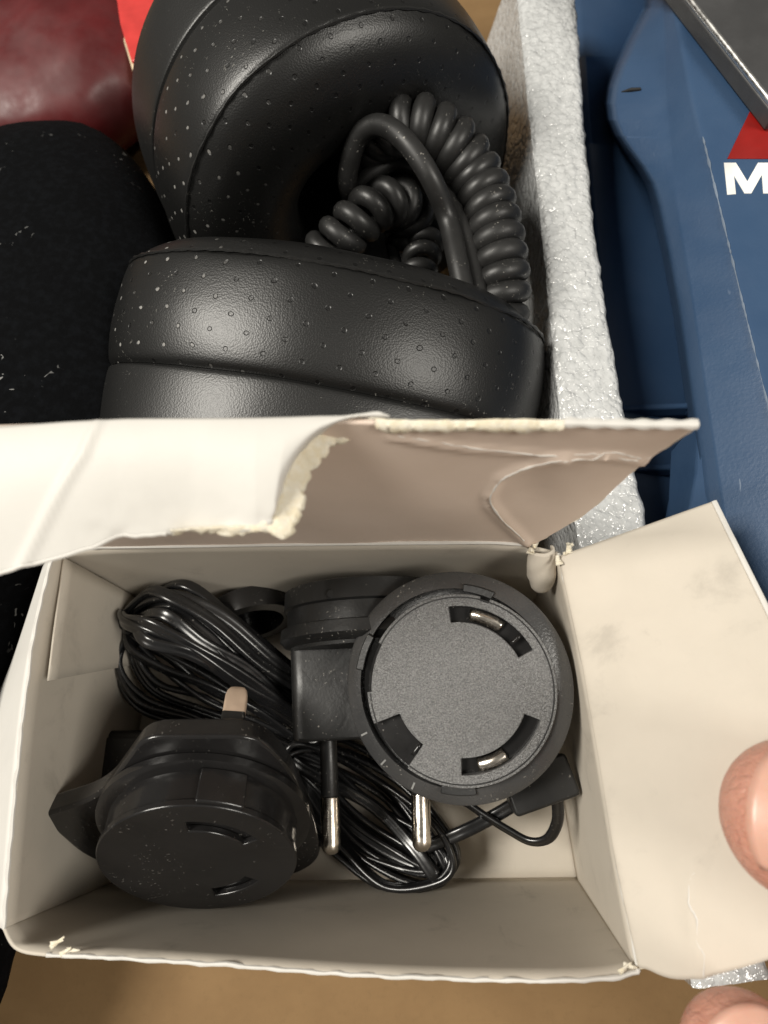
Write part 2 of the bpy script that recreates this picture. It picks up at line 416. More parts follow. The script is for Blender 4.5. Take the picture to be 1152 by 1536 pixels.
def wall(name, rim, c0, c1, amp=0.5, seed=0, nu=40, nv=14, mat='card_inner'):
    floor_line = [c0.lerp(c1, i / (len(rim) - 1)) for i in range(len(rim))]
    rows = patch([floor_line, rim], nu, nv)
    for j, r in enumerate(rows):
        k = math.sin(math.pi * j / (nv - 1)) * amp
        for i, p in enumerate(r):
            r[i] = p + V((nz(p, 0.03, seed), nz(p, 0.03, seed + 3), 0)) * k * 2 * math.sin(math.pi * i / (nu - 1))
    v, f = gridmesh(rows)
    return obj(name, v, f, mat, box, solid=0.55, sharp=60, mats=['card_inner'])
wall('wall', left_rim, FBL, FFL, 0.6, 1); wall('wall', front_rim, FFL, FFR, 0.5, 2, 60)
wall('wall', right_rim, FBR, FFR, 0.5, 3); wall('wall', back_rim, FBL, FBR, 0.4, 4, 50)
fc_ = (FBL + FBR + FFL + FFR) / 4
rows = patch([[fc_.lerp(FBL, 1.025), fc_.lerp(FBR, 1.025)], [fc_.lerp(FFL, 1.025), fc_.lerp(FFR, 1.025)]], 30, 20); v, f = gridmesh(rows)
obj('bottom_panel', v, f, 'card_inner', box, solid=0.5)
# glue tab folded round the back left corner onto the left wall
def wl(s, h):                                   # point on the left wall (s along, h up 0..1), a little inside
    a = FBL.lerp(FFL, s); b = RBL.lerp(P(6, 1392, 0), s)
    return a.lerp(b, h) + V((0.75, 0.0, 0))
rows = [[wl(0.012 + (0.20 + 0.012 * h) * s / 8, 0.02 + 0.93 * h / 14) + V((0.25 * math.sin(s), 0, 0)) * 0.2 for s in range(9)] for h in range(15)]
v, f = gridmesh(rows); obj('glue_tab', v, f, 'card_inner', box, solid=0.4)
# cut paper edge along the rim, its highlight put into whiter card
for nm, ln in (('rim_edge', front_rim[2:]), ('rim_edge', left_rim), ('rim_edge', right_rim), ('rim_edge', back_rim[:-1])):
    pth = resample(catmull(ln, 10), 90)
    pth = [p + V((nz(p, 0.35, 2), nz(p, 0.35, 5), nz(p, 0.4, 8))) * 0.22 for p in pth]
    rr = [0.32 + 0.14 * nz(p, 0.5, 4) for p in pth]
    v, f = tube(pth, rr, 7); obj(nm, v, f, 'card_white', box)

# left dust flap, folded out and hanging down
out_l = [P(66, 850, -3), P(22, 985, -9), P(-14, 1080, -12), P(-40, 1230, -12), P(-50, 1380, -10)]
rows = patch([left_rim, out_l], 30, 10); v, f = gridmesh(rows)
obj('side_flap', v, f, 'card_white', box, solid=0.5)
# right dust flap, folded out, inner face up
hinge = [P(842, 834, 0.2), P(870, 960, 0.2), P(898, 1110, 0.2), P(928, 1290, 0.2), P(962, 1450, 0.2)]
mid = [P(954, 794, 6), P(985, 905, 7), P(1030, 1090, 8), P(1058, 1270, 7), P(1052, 1466, 5)]
outer = [P(1071, 752, 12), P(1112, 835, 13), P(1190, 1000, 15), P(1255, 1190, 15), P(1300, 1388, 12)]
rows = patch([hinge, [a.lerp(b, 0.06) + V((0, 0, 0.5)) for a, b in zip(hinge, mid)], mid, outer], 60, 34)
cr = [[(1040, 1305), (1036, 1340), (1040, 1390), (1052, 1440), (1054, 1470)], [(1020, 1030), (1075, 1055), (1152, 1085)]]
for r in rows:
    for i, p in enumerate(r):
        q = pxof(p); d = dist_poly(q, cr[0]); d2 = dist_poly(q, cr[1])
        r[i] = p + V((0, 0, 1)) * (0.55 * math.exp(-(d / 9) ** 2) + 0.35 * math.exp(-(d2 / 10) ** 2) + 0.5 * nz(p, 0.05, 11) + 0.15 * nz(p, 0.22, 3))
v, f = gridmesh(rows)
rf = obj('side_flap', v, f, 'card_inner', box, solid=0.55, sharp=60)
flap_rows = rows
edge = [rows[-1][i] for i in range(60)]
v, f = tube(resample(edge, 70), 0.5, 7); obj('cut_edge', v, f, 'card_white', rf)
# back lid panel standing up from the hinge
rows_px = [([(82, 819), (260, 817), (440, 814), (620, 812), (740, 811), (800, 815)], 0.3),
           ([(0, 776), (210, 775), (430, 772), (650, 771), (790, 771), (880, 768)], 15),
           ([(-107, 722), (150, 719), (430, 716), (680, 714), (860, 712), (952, 700)], 30),
           ([(-256, 648), (60, 640), (400, 630), (680, 630), (900, 635), (1046, 637)], 45)]
rows = patch([[P(x, y, z) for x, y in ln] for ln, z in rows_px], 130, 50)
creases = [([(790, 812), (760, 785), (735, 755), (733, 740), (748, 716), (790, 697), (850, 685)], 6, 0.75),
           ([(590, 650), (700, 668), (830, 682), (900, 680), (965, 690)], 4, 0.5), ([(840, 690), (930, 678), (985, 690)], 3, 0.3)]
for r in rows:
    for i, p in enumerate(r):
        q = pxof(p); d = 0
        for pl, wd, am in creases: d += am * math.exp(-(dist_poly(q, pl) / wd) ** 2)
        dent = 0.7 * math.exp(-((q[0] - 800) / 45) ** 2 - ((q[1] - 745) / 40) ** 2)
        r[i] = p + V((0, -1, 0.2)) * (d - dent + 0.6 * nz(p, 0.05, 21))
lid_rows = rows
v, f = gridmesh(rows); lid = obj('lid_panel', v, f, 'card_lid', box, solid=0.6, sharp=60)
def crease_line(poly, surf, off, parent, r, seed):
    flat = [p for rw in surf for p in rw]; px_ = [pxof(p) for p in flat]; pth = []
    pp_ = resample([V((x, y, 0)) for x, y in poly], 40)
    for q in pp_:
        k_ = min(range(len(flat)), key=lambda i_: (px_[i_][0] - q.x) ** 2 + (px_[i_][1] - q.y) ** 2); pth.append(flat[k_])
    pth = [sum(pth[max(0, i_ - 2):i_ + 3], V()) / len(pth[max(0, i_ - 2):i_ + 3]) + off for i_ in range(40)]
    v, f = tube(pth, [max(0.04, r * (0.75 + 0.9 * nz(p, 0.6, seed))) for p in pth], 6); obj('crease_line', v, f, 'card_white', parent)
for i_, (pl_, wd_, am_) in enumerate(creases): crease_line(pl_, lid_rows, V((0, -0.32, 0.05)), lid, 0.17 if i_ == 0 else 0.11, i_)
# white edge of the crease between lid and back wall
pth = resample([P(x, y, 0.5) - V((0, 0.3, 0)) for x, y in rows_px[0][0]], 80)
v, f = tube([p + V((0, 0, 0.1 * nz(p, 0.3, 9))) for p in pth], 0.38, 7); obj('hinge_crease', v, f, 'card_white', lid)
# top of the panel: torn, then cut clean
top = [p for p in lid_rows[-1]]
torn = [p for p in top if 560 < pxof(p)[0] < 850]; clean = [p for p in top if pxof(p)[0] >= 845]
pth = resample(torn, 150); nn = len(pth)
verts = []; faces = []
for i, p in enumerate(pth):
    e = min(1, i / 10, (nn - 1 - i) / 10); a = 0.9 * nz(p, 0.9, 1) + 0.7 * nz(p, 0.3, 2)
    drop = (1.3 + 1.3 * abs(a) + (2.0 if i < 30 else 0) * (1 - i / 30)) * e
    verts += [p + V((0, 0.5, -0.4)), p + V((0, 0.1, 0.45 + 0.25 * a * e)), p + V((0, -0.75, 0.2 + 0.3 * a)), p + V((0, -0.85 - 0.2 * a, -drop * 0.6)), p + V((0, -0.45, -drop))]
for i in range(nn - 1):
    for j in range(4): faces.append((i * 5 + j, i * 5 + j + 1, (i + 1) * 5 + j + 1, (i + 1) * 5 + j))
obj('torn_edge', verts, faces, 'fibre', lid, sharp=70)
v, f = tube(resample(clean, 50), [0.62 + 0.1 * math.sin(i * 0.7) for i in range(50)], 8); obj('cut_edge', v, f, 'card_white', lid)  # clean edge whiter than the lid: light from above put into its colour
right_edge = [r[-1] for r in lid_rows]
pth = resample(right_edge, 60); v, f = tube([p + V((nz(p, 0.5, 3), 0, nz(p, 0.5, 7))) * 0.25 for p in pth], [0.28 + 0.16 * nz(p, 0.6, 5) for p in pth], 6); obj('torn_edge', v, f, 'fibre', lid)
# tuck part folded forward over the lid panel, outer white face up, torn off on its right
tp = [(-256, 648), (-120, 645), (0, 641), (100, 634), (190, 630), (300, 629), (390, 628), (440, 627), (480, 626), (510, 626), (545, 625), (585, 625)]
bp = [(-256, 950), (-120, 905), (0, 858), (100, 832), (175, 806), (290, 797), (385, 794), (408, 788), (418, 740), (432, 697), (472, 655), (530, 633)]
topl = [P(x, y, 45.4) for x, y in tp]; botl = [P(x, y, 40 if x < 300 else 41.5) for x, y in bp]
def subd(l, n): return resample(l, n) if False else [l[int(i * (len(l) - 1) / (n - 1))].lerp(l[min(int(i * (len(l) - 1) / (n - 1)) + 1, len(l) - 1)], (i * (len(l) - 1) / (n - 1)) % 1) for i in range(n)]
A, B = subd(topl, 150), subd(botl, 150)
rows = []
for j in range(41):
    s = j / 40; r = []
    for a, b in zip(A, B):
        p = a.lerp(b, s); q = pxof(p)
        bulge = 1.6 * math.sin(math.pi * s ** 0.8)
        crz = 0.5 * math.exp(-(dist_poly(q, [(20, 870), (80, 775), (135, 690), (150, 640)]) / 7) ** 2)
        tearw = s ** 6 if q[0] > 120 else 0
        r.append(p + V((0, 0, bulge + crz + 0.35 * nz(p, 0.06, 31))) + V((nz(p, 0.5, 2), nz(p, 0.5, 6), 0)) * 0.55 * tearw)
    rows.append(r)
v, f = gridmesh(rows); tuck = obj('tuck_flap', v, f, 'card_white', box, solid=0.35, sharp=60)
low_left = rows[-1][:64]
v, f = tube(resample(low_left, 80), 0.3, 6); obj('cut_edge', v, f, 'card_white', tuck)
# peeled paper ply showing along the tear
ix = [(255, 795, 262, 801), (300, 790, 305, 802), (380, 787, 385, 801), (395, 780, 422, 806), (402, 760, 440, 800), (408, 735, 450, 770), (414, 715, 455, 742), (425, 690, 462, 712), (445, 668, 484, 686), (472, 650, 512, 662), (515, 634, 552, 646), (560, 626, 600, 633)]
pa = resample([P(a, b, 41.9) for a, b, c, d in ix], 150); pb = resample([P(c, d, 40.6) for a, b, c, d in ix], 150)
rows = []
for j in range(9):
    s = j / 8; r = []
    for a, b in zip(pa, pb):
        p = a.lerp(b, s); k = s * s
        r.append(p + V((nz(p, 0.55, 4) + 0.7 * nz(p, 1.4, 5), nz(p, 0.55, 8) + 0.6 * nz(p, 1.4, 9), 0)) * 0.9 * k + V((0, 0, 0.16 * nz(p, 0.7, 1) + 0.14 * nz(p, 1.6, 3) + 0.25 * math.sin(math.pi * s))))
    rows.append(r)
v, f = gridmesh(rows); obj('torn_ply', v, f, 'fibre', tuck, solid=0.22, sharp=80)
crease_line(cr[0], flap_rows, V((0, 0, 0.24)), rf, 0.13, 5); crease_line(cr[1], flap_rows, V((0, 0, 0.22)), rf, 0.08, 6)
# curled scrap of card in the back right corner, with torn shreds round it
ca, cb = P(812, 824, 0.5), P(813, 886, -9); axd = (cb - ca).normalized(); sx1 = (RIGHT - axd * RIGHT.dot(axd)).normalized(); sy1 = axd.cross(sx1)
if sy1.dot(CAM - ca) < 0: sy1 = -sy1
rows = []
for i in range(15):
    t_ = i / 14; rad_ = 2.5 * math.sqrt(max(0.02, 1 - max(0, (t_ - 0.55) / 0.46) ** 2)) * (0.75 + 0.25 * min(1, t_ * 4))
    r = []
    for j in range(13):
        a = math.radians(-35 + 235 * j / 12 - 25 * t_); p = ca.lerp(cb, t_) + (sx1 * math.cos(a) * 1.05 + sy1 * math.sin(a) * 0.6) * rad_
        r.append(p + V((nz(p, 0.4, 1), nz(p, 0.4, 2), nz(p, 0.4, 3))) * 0.35)
    rows.append(r)
v, f = gridmesh(rows)
obj('curled_corner', v, f, 'card_inner', box, solid=0.4, sharp=60)
for k in range(11):
    x0 = random.choice((random.uniform(790, 808), random.uniform(835, 872), random.uniform(835, 872))); y0 = random.uniform(800, 832) if x0 < 810 else 838 - (x0 - 835) * 0.9 + random.uniform(-8, 10)
    c = P(x0, y0, random.uniform(0.4, 2.0)); L = random.uniform(0.6, 1.8); w_ = random.uniform(0.3, 0.8); a = random.uniform(0, 6.28)
    d = V((math.cos(a), math.sin(a), random.uniform(-0.2, 0.8))).normalized(); s_ = d.cross(V((0, 0, 1))).normalized()
    rows = [[c + d * L * (i / 5 - 0.5) + s_ * w_ * (j - 1) * (1 - 0.6 * i / 5) + V((0, 0, 0.25 * math.sin(i * 1.3 + k))) for j in range(3)] for i in range(6)]
    v, f = gridmesh(rows); obj('paper_shred', v, f, 'fibre', box, solid=0.12)
for k in range(7):                                 # shreds at the front corners
    c = P(random.uniform(75, 112), random.uniform(1410, 1432), 0.3) if k < 4 else P(random.uniform(935, 965), random.uniform(1440, 1460), 0.4)
    L = random.uniform(1.5, 3.2); a = random.uniform(-0.3, 0.7); d = V((math.cos(a), math.sin(a), 0.2)).normalized(); s_ = d.cross(V((0, 0, 1))).normalized()
    rows = [[c + d * L * (i / 5 - 0.5) + s_ * 0.4 * (j - 1) * (1 - 0.7 * i / 5) + V((0, 0, 0.2 * math.sin(i * 1.3 + k))) for j in range(3)] for i in range(6)]
    v, f = gridmesh(rows); obj('paper_shred', v, f, 'fibre', box, solid=0.15)

# ================================================================== CABLE HANK
def fig8(n=7):
    pr = []
    for i in range(n): a = math.radians(-125 + 250 * i / (n - 1)); pr.append((0.62 + 0.62 * math.cos(a) * 1.0, 0.62 * math.sin(a)))
    return pr + [(-x, -y) for x, y in pr]
def build_hank(base, label, outline, A0, A1, n, seed, steps):
    hk = thing('cable_hank', base, label, 'cable', 'thin black cable hanks in the white box')
    rnd = random.Random(seed); pts = []; cen = sum(outline, V()) / len(outline)
    ax = (A1 - A0).normalized(); sd = V((0, 0, 1)).cross(ax).normalized()
    for k in range(n):
        w = 0.10 + 0.90 * (((k * 7) % n) / (n - 1)); ln = 1 - 0.22 * rnd.random() * (1.15 - w); zz = rnd.uniform(-2.5, 3.0) - 3.5 * w
        for c in outline:
            d = c - cen; a = d.dot(ax); s = d.dot(sd)
            pts.append(cen + ax * a * ln + sd * (s * w + rnd.uniform(-1.3, 1.3)) + V((0, 0, d.z + zz + rnd.uniform(-.6, .6))))
    pth = resample(catmull(pts, 8), steps); pth = [V((p.x, p.y, max(p.z, -48.4))) for p in pth]
    v, f = tube(pth, 1.16, prof=fig8()); obj('cable', v, f, 'pvc_cable', hk, sharp=60)
    return hk
build_hank(P(310, 1000, -49.5), 'hank of thin glossy black cable looped at the back left of the box',
           [P(185, 925, -28), P(222, 885, -22), P(268, 876, -18), P(330, 918, -21), P(400, 975, -28), P(470, 1040, -37), P(500, 1110, -42), P(450, 1150, -44), P(370, 1120, -42), P(280, 1092, -37), P(200, 1062, -33), P(168, 1000, -31)],
           P(205, 940, -30), P(480, 1110, -30), 10, 5, 1900)
build_hank(P(560, 1220, -49.5), 'hank of thin glossy black cable bulging out behind the two metal-tipped pins',
           [P(425, 1130, -40), P(500, 1110, -41), P(590, 1160, -40), P(660, 1225, -37), P(688, 1285, -36), P(655, 1328, -37), P(575, 1336, -40), P(500, 1288, -42), P(440, 1210, -43)],
           P(440, 1140, -40), P(650, 1310, -40), 9, 9, 1500)
# ================================================================== POWER BRICK under the three-pin plug head
c = P(262, 1158, -40); F = frame(c, RIGHT, V((0, 0, 1)))
brick = thing('power_brick', V((c.x, c.y, -49.5)), 'dark rounded power brick half hidden under the three-pin plug head', 'power brick')
v, f = prism(F, roundpoly([(-19, -17), (17, -17), (17, 9), (-19, 9)], 5, 6), -11, 6); obj('casing', v, f, 'plastic_satin', brick, bevel=1.6, seg=4)
v, f = prism(F, roundpoly([(-17.5, -15.5), (15.5, -15.5), (15.5, 7.5), (-17.5, 7.5)], 4, 6), 6.05, 6.6); obj('lid', v, f, 'plastic_satin', brick, bevel=0.3)
# ring-shaped collar lying against the back wall
c2 = P(352, 925, -22); c2, N2 = orient(378, 922, -37, 0.42, 80)
F = frame(c2, RIGHT, N2)
ringo = thing('plug_collar', V((c2.x, c2.y, -48)), 'black plastic ring lying behind the cable loops against the back wall', 'ring')
v, f = lathe(F, [(7.2, -2.5), (10.0, -2.5), (10.4, 0), (10.0, 2.5), (7.2, 2.5), (7.2, -2.5)], 48); obj('collar', v, f, 'plastic_gloss', ringo, sharp=50)

# ================================================================== EURO PLUG HEAD (lying, pins towards the front)
axis = (P(490, 1290, -31) - P(488, 960, -31)); axis.z -= 1.0; axis.normalize()
ec = P(556, 957, -31)
F = frame(ec, -axis.cross(V((0, 0, 1))), axis)                 # local z along the pins, x to the right of the picture
if F(1, 0, 0).x < F(0, 0, 0).x: F = frame(ec, axis.cross(V((0, 0, 1))), axis)
up = 1 if F(0, 1, 0).z > F(0, 0, 0).z else -1
euro = thing('euro_plug_head', V((ec.x, ec.y - 15, -49.5)), 'black two round pin plug head lying on its side with pins pointing forward', 'plug')
v, f = lathe(F, [(0.001, -10.5), (18, -10.5), (19.2, -10), (19.4, -6), (18.7, -5.6), (18.6, -2.0), (20.0, -1.6), (20.2, 0.8), (19.2, 1.9), (17.8, 2.2), (17.6, 2.9), (0.001, 3.0)], 90)
obj('collar', v, f, 'plastic_satin', euro, sharp=40)
v, f = prism(F, roundpoly([(-17.3, -7.5), (17.3, -7.5), (17.3, 7.5), (-17.3, 7.5)], 3, 5), 1.0, 21.5, 1.0, 0.96); obj('body', v, f, 'plastic_satin', euro, bevel=0.6, seg=3)
v, f = lathe(frame(F(-6.5, up * 17.2, -7), F(1, 0, 0) - F(0, 0, 0), F(0, up, 0) - F(0, 0, 0)), [(0.001, 0), (1.1, 0), (1.1, 0.9), (0.7, 1.2), (0.001, 1.2)], 16); obj('rivet', v, f, 'plastic_satin', euro)
for sx in (-1, 1):
    tip = 6.5
    a = F(sx * 9.75, up * 1.0, 20.5); bdir = (F(0, 0, 1) - F(0, 0, 0)) + (F(1, 0, 0) - F(0, 0, 0)) * (-0.02 * sx)
    G = frame(a, RIGHT, bdir)
    v, f = lathe(G, [(0.001, 0), (1.85, 0), (1.85, 12.0), (1.7, 12.2), (0.001, 12.3)], 28); pin = obj('pin', v, f, 'plastic_satin', euro, sharp=40)
    v, f = lathe(G, [(0.001, 12.25), (1.98, 12.3), (2.0, 12.5), (2.0, 21.0), (1.9, 22.0), (1.5, 22.7), (0.9, 23.1), (0.001, 23.25)], 28); obj('metal_tip', v, f, 'nickel', pin, sharp=40)

# ================================================================== ROUND POWER ADAPTER, mating face up
def face_disc(F, parent, R, mat, slots, notch, z0, z1):
    radii = [0, R * .25, R * .5, R * .70, R * .87, R * .955, R]
    def solid(r, a):
        q = r / R
        for a0, a1, r0, r1 in slots + notch:
            aa = a if a >= a0 else a + 360
            if a0 <= aa <= a1 and r0 <= q <= r1: return False
        return True
    v, f = polar(F, radii, 240, z0, z1, solid)
    return obj('face_disc', v, f, mat, parent, bevel=0.14, seg=2, sharp=30)
dc, N = orient(690, 1034, -7, 0.99, 120)
F = frame(dc, RIGHT, N)
adp = thing('round_power_adapter', V((dc.x, dc.y, -30)), 'black round power adapter face up, grained disc with three curved slots', 'adapter')
R = 17.4
slots = [(28, 97, .70, .87), (270, 340, .70, .87)]; notch = [(203, 236, .70, .87), (203, 236, .87, 1.0), (152, 183, .955, 1.0), (70, 77, .955, 1.0)]
face_disc(F, adp, R, 'plastic_grain_sparkle', slots, notch, -2.2, 0)
v, f = polar(F, [0, R * .62, R * 1.0], 160, -4.4, -2.25, lambda r, a: True); obj('disc_base', v, f, 'plastic_gloss', adp)
v, f = polar(F, [R * .958, R * .972], 200, -2.4, 0.10, lambda r, a: not (203 < a < 236 or 152 < a < 183)); obj('rim_lip', v, f, 'plastic_satin', adp, bevel=0.04)
Ff = frame(F(-1.5, 0.0, 0), RIGHT, (N + V((-0.10, -0.03, 0))).normalized())
def ringtop(r, a): return True
v, f = lathe(Ff, [(R * .9, -5.6), (20.9, -5.6), (21.6, -5.0), (21.6, -3.6), (21.0, -3.1), (18.7, -2.5), (R * 1.06, -2.4), (R * 1.06, -5.0), (R * .9, -5.6)], 140)
obj('flange', v, f, 'plastic_flange', adp, sharp=35)
for a0, a1 in ((66, 84), (262, 283), (150, 172)):
    v, f = polar(Ff, [R * 1.025, 19.4], 180, -3.2, -1.75, lambda r, a: a0 < a < a1); obj('bayonet_tab', v, f, 'plastic_satin', adp, bevel=0.2)
for a0 in (208, 226, 246):
    v, f = polar(Ff, [18.9, 20.9], 720, -3.3, -2.72, lambda r, a: a0 < a < a0 + 0.9); obj('moulding_line', v, f, 'scuffed', adp)
v, f = lathe(F, [(0.001, -14), (13.5, -14), (14.5, -12), (14.8, -5.4), (0.001, -5.4)], 80); obj('body', v, f, 'plastic_satin', adp, sharp=40)
# spring contacts glinting in the slots
for a0, a1, r0, r1, zt in ((55, 82, .72, .85, -1.0), (282, 305, .73, .86, -1.0)):
    rows = []
    for i in range(13):
        a = math.radians(a0 + (a1 - a0) * i / 12); z = zt + 0.45 * math.sin(math.pi * i / 12) - 0.5
        rows.append([F(R * r * math.cos(a), R * r * math.sin(a), z + dz) for r, dz in ((r0, -0.3), ((r0 + r1) / 2, 0.1), (r1, 0.0))])
    v, f = gridmesh(rows); obj('contact', v, f, 'nickel', adp, solid=0.3)
for aa in (40, 232): 
    a = math.radians(aa); rows = [[F(R * (.71 + .155 * i / 3) * math.cos(a + d), R * (.71 + .155 * i / 3) * math.sin(a + d), -0.9) for i in range(4)] for d in (0, 0.045)]
    v, f = gridmesh(rows); obj('rib', v, f, 'plastic_gloss', adp, solid=1.2)
# strain relief and its cable loop
F2 = frame(P(818, 1172, -22), RIGHT * 1.0 - DOWN * 0.35, V((0, 0, 1)))
v, f = prism(F2, roundpoly([(-8, -4), (5.2, -4), (5.2, 4), (-8, 4)], 1.0, 4), -4, 3); obj('cable_socket', v, f, 'plastic_satin', adp, bevel=0.5)
pth = resample(catmull([P(832, 1180, -22), P(836, 1200, -23), P(836, 1232, -26), P(822, 1258, -29), P(795, 1262, -31), P(762, 1245, -32), P(725, 1222, -33), P(690, 1200, -34), P(640, 1190, -36)], 8), 90)
v, f = tube(pth, 1.0, prof=fig8()); obj('cable', v, f, 'pvc_cable', adp, sharp=60)
pth = resample(catmull([P(790, 1195, -30), P(740, 1225, -34), P(690, 1250, -35), P(640, 1270, -38)], 8), 40)
v, f = tube(pth, 1.15, prof=fig8()); obj('cable', v, f, 'pvc_cable', adp, sharp=60)

# ================================================================== THREE-PIN PLUG HEAD
uc, N = orient(297, 1293, -11, 0.46, 100)
ux = RIGHT * math.cos(math.radians(11)) + DOWN * math.sin(math.radians(11))
_F = frame(uc, ux, N); F = lambda x, y, z: _F(x * 0.945, y * 0.945, z * 0.945)
uk = thing('three_pin_plug_head', V((uc.x, uc.y, -49)), 'glossy black three-pin plug head leaning in the front left of the box', 'plug')
R = 18.6
radii = [0, R * .3, R * .56, R * .72, R * .96, R]
usl = [(38, 100), (285, 330)]
def solid(r, a):
    q = r / R
    return not (.56 < q < .72 and any(a0 <= a <= a1 for a0, a1 in usl))
v, f = polar(F, radii, 220, -1.5, 0, solid); obj('face_disc', v, f, 'plastic_gloss', uk, bevel=0.25)
v, f = polar(F, [0, R * .9], 120, -3.2, -1.55, lambda r, a: True); obj('disc_base', v, f, 'black_cavity', uk)
v, f = lathe(F, [(R * .9, -9.5), (R * 1.09, -9.5), (R * 1.12, -9.1), (R * 1.12, -7.6), (R * 1.07, -7.2), (R * .985, -7.0), (R * .97, -1.52), (R * .9, -1.52)], 120); obj('drum', v, f, 'plastic_gloss', uk, sharp=35)
v, f = polar(F, [R * .975, R * 1.05], 180, -7.1, -0.4, lambda r, a: 66 < a < 92); obj('latch_tab', v, f, 'plastic_gloss', uk, bevel=0.3)
v, f = polar(F, [R * .98, R * 1.06], 180, -4.0, -0.6, lambda r, a: 236 < a < 262); obj('latch_tab', v, f, 'plastic_gloss', uk, bevel=0.3)
plate = [(-11.5, 24), (9, 26), (16, 16), (22.5, -3), (25, -16), (19, -24), (-16, -24), (-25, -18), (-32.5, -3), (-20.5, 4.5)]
v, f = prism(F, roundpoly(plate, [4, 5, 6, 8, 5, 5, 5, 5, 1.6, 6], 6), -14.5, -9.52, 0.96, 1.0); obj('base_plate', v, f, 'plastic_gloss', uk, bevel=0.7, seg=3)
v, f = prism(F, roundpoly([(-11, 18), (10, 18.5), (16, 6), (18, -12), (-18, -12), (-14, 6)], 4, 5), -16, -13.52, 0.85, 1.0); obj('back_boss', v, f, 'plastic_satin', uk, bevel=0.7, seg=3)
def pinblock(x, y, w_, h_, mat_sleeve=True):
    out = roundpoly([(x - w_ / 2, y - h_ / 2), (x + w_ / 2, y - h_ / 2), (x + w_ / 2, y + h_ / 2), (x - w_ / 2, y + h_ / 2)], 0.5, 3)
    v, f = prism(F, out, -18.5, -13.0); pn = obj('pin', v, f, 'plastic_satin', uk, bevel=0.3)
    o2 = [(x + (a - x) * 0.98, y + (b - y) * 0.98) for a, b in out]
    rings_ = [(-18.5, 1.0, 1.0), (-22.6, 1.0, 1.0), (-23.8, 0.90, 0.92), (-24.7, 0.68, 0.78), (-25.2, 0.35, 0.55)]; k = len(o2); v = []; f = []
    for z_, kx, ky in rings_: v += [F(x + (a - x) * kx, y + (b - y) * ky, z_) for a, b in o2]
    for q in range(len(rings_) - 1): f += [(q * k + i, q * k + (i + 1) % k, (q + 1) * k + (i + 1) % k, (q + 1) * k + i) for i in range(k)]
    f += [tuple(range(k)), tuple(range(4 * k, 5 * k))]; obj('metal_tip', v, f, 'brass', pn, sharp=50)
pinblock(3.6, 19.5, 4.5, 3.6); pinblock(-11, 0, 6.2, 4); pinblock(11, 0, 6.2, 4)

# ================================================================== HEADPHONES
hp = thing('headphones', P(480, 420, -51), 'pair of black headphones with thick perforated leather ear pads facing each other', 'headphones')
def earcup(C, U, N, Ru, Rv, ex, lab):
    U = (U - N * U.dot(N)).normalized(); W = N.cross(U)
    def rad(a):
        c, s = abs(math.cos(a)) / Ru, abs(math.sin(a)) / Rv
        return (c ** ex + s ** ex) ** (-1 / ex)
    def sweep(prof, n=160, closed=False):
        verts = []; faces = []; uvs = []; k = len(prof)
        vs_ = [0]
        for a, b in zip(prof, prof[1:]): vs_.append(vs_[-1] + math.hypot(b[0] - a[0], b[1] - a[1]))
        ul = 0; last = None
        for i in range(n + 1):
            a = 2 * math.pi * i / n; r = rad(a); d = U * math.cos(a) + W * math.sin(a)
            q = C + d * r
            if last is not None: ul += (q - last).length
            last = q
            for j, (dr, h) in enumerate(prof):
                rr = r + dr if dr > 0 else r * (1 + dr / 46.0)
                p = C + d * max(rr, 0.01) + N * h
                wr = 0.35 * nz(p, 0.06, 3)
                verts.append(p + d * wr * 0.8 + N * wr * 0.5); uvs.append((ul, vs_[j]))
        for i in range(n):
            for j in range(k - 1):
                a = i * k + j; faces.append((a, a + k, a + k + 1, a + 1))
        return verts, faces, uvs
    def fine(prof, n=4):
        return [(p.x, p.y) for p in catmull([V((a, b, 0)) for a, b in prof], n)]
    cup = tag(thing('x', C, None, None), None); cup.name = 'ear_cup'; cup.parent = hp; cup.location = (C - ORG[hp]) * S
    # face ring, from the opening to the face seam
    v, f, u = sweep(fine([(-33, -7), (-32, 0), (-30, 6.5), (-25.5, 12), (-19, 15.2), (-12, 15.6), (-6, 14.2), (-2.4, 12.0), (-0.3, 9.6)]))
    obj('pad_face', v, f, 'leather_perforated', cup, uvs=u, sharp=80)
    v, f, u = sweep(fine([(-0.4, 9.5), (0.35, 8.7), (1.0, 6.0), (1.5, 1.5), (1.7, -3), (1.5, -8), (0.9, -11.8), (-0.1, -13.3)]))
    obj('pad_side', v, f, 'leather_perforated', cup, uvs=u, sharp=80)
    # stitched piping on the face seam
    pth = [C + (U * math.cos(a) + W * math.sin(a)) * (rad(a) + 0.15) + N * (9.45) for a in (2 * math.pi * i / 200 for i in range(201))]
    pth = [p + (U * 0.4 + N * 0.4) * nz(p, 0.08, 3) for p in pth]
    v, f = tube(pth, [0.36 + 0.14 * math.sin(i * 2.2) for i in range(201)], 6, cap=False); obj('seam_piping', v, f, 'leather_smooth', cup)
    v, f, u = sweep(fine([(-0.9, -13.0), (0.2, -13.7), (0.75, -14.6), (0.95, -20), (0.8, -28), (-0.4, -33), (-4, -36), (-18, -38), (-30, -38.6), (-45.9, -38.8)]))
    obj('cup_shell', v, f, 'leather_smooth', cup, sharp=80)
    v, f, u = sweep([(-29, -6.5), (-36, -8), (-45.9, -8.5)]); obj('ear_cloth', v, f, 'black_fabric', cup, sharp=80)
    return cup
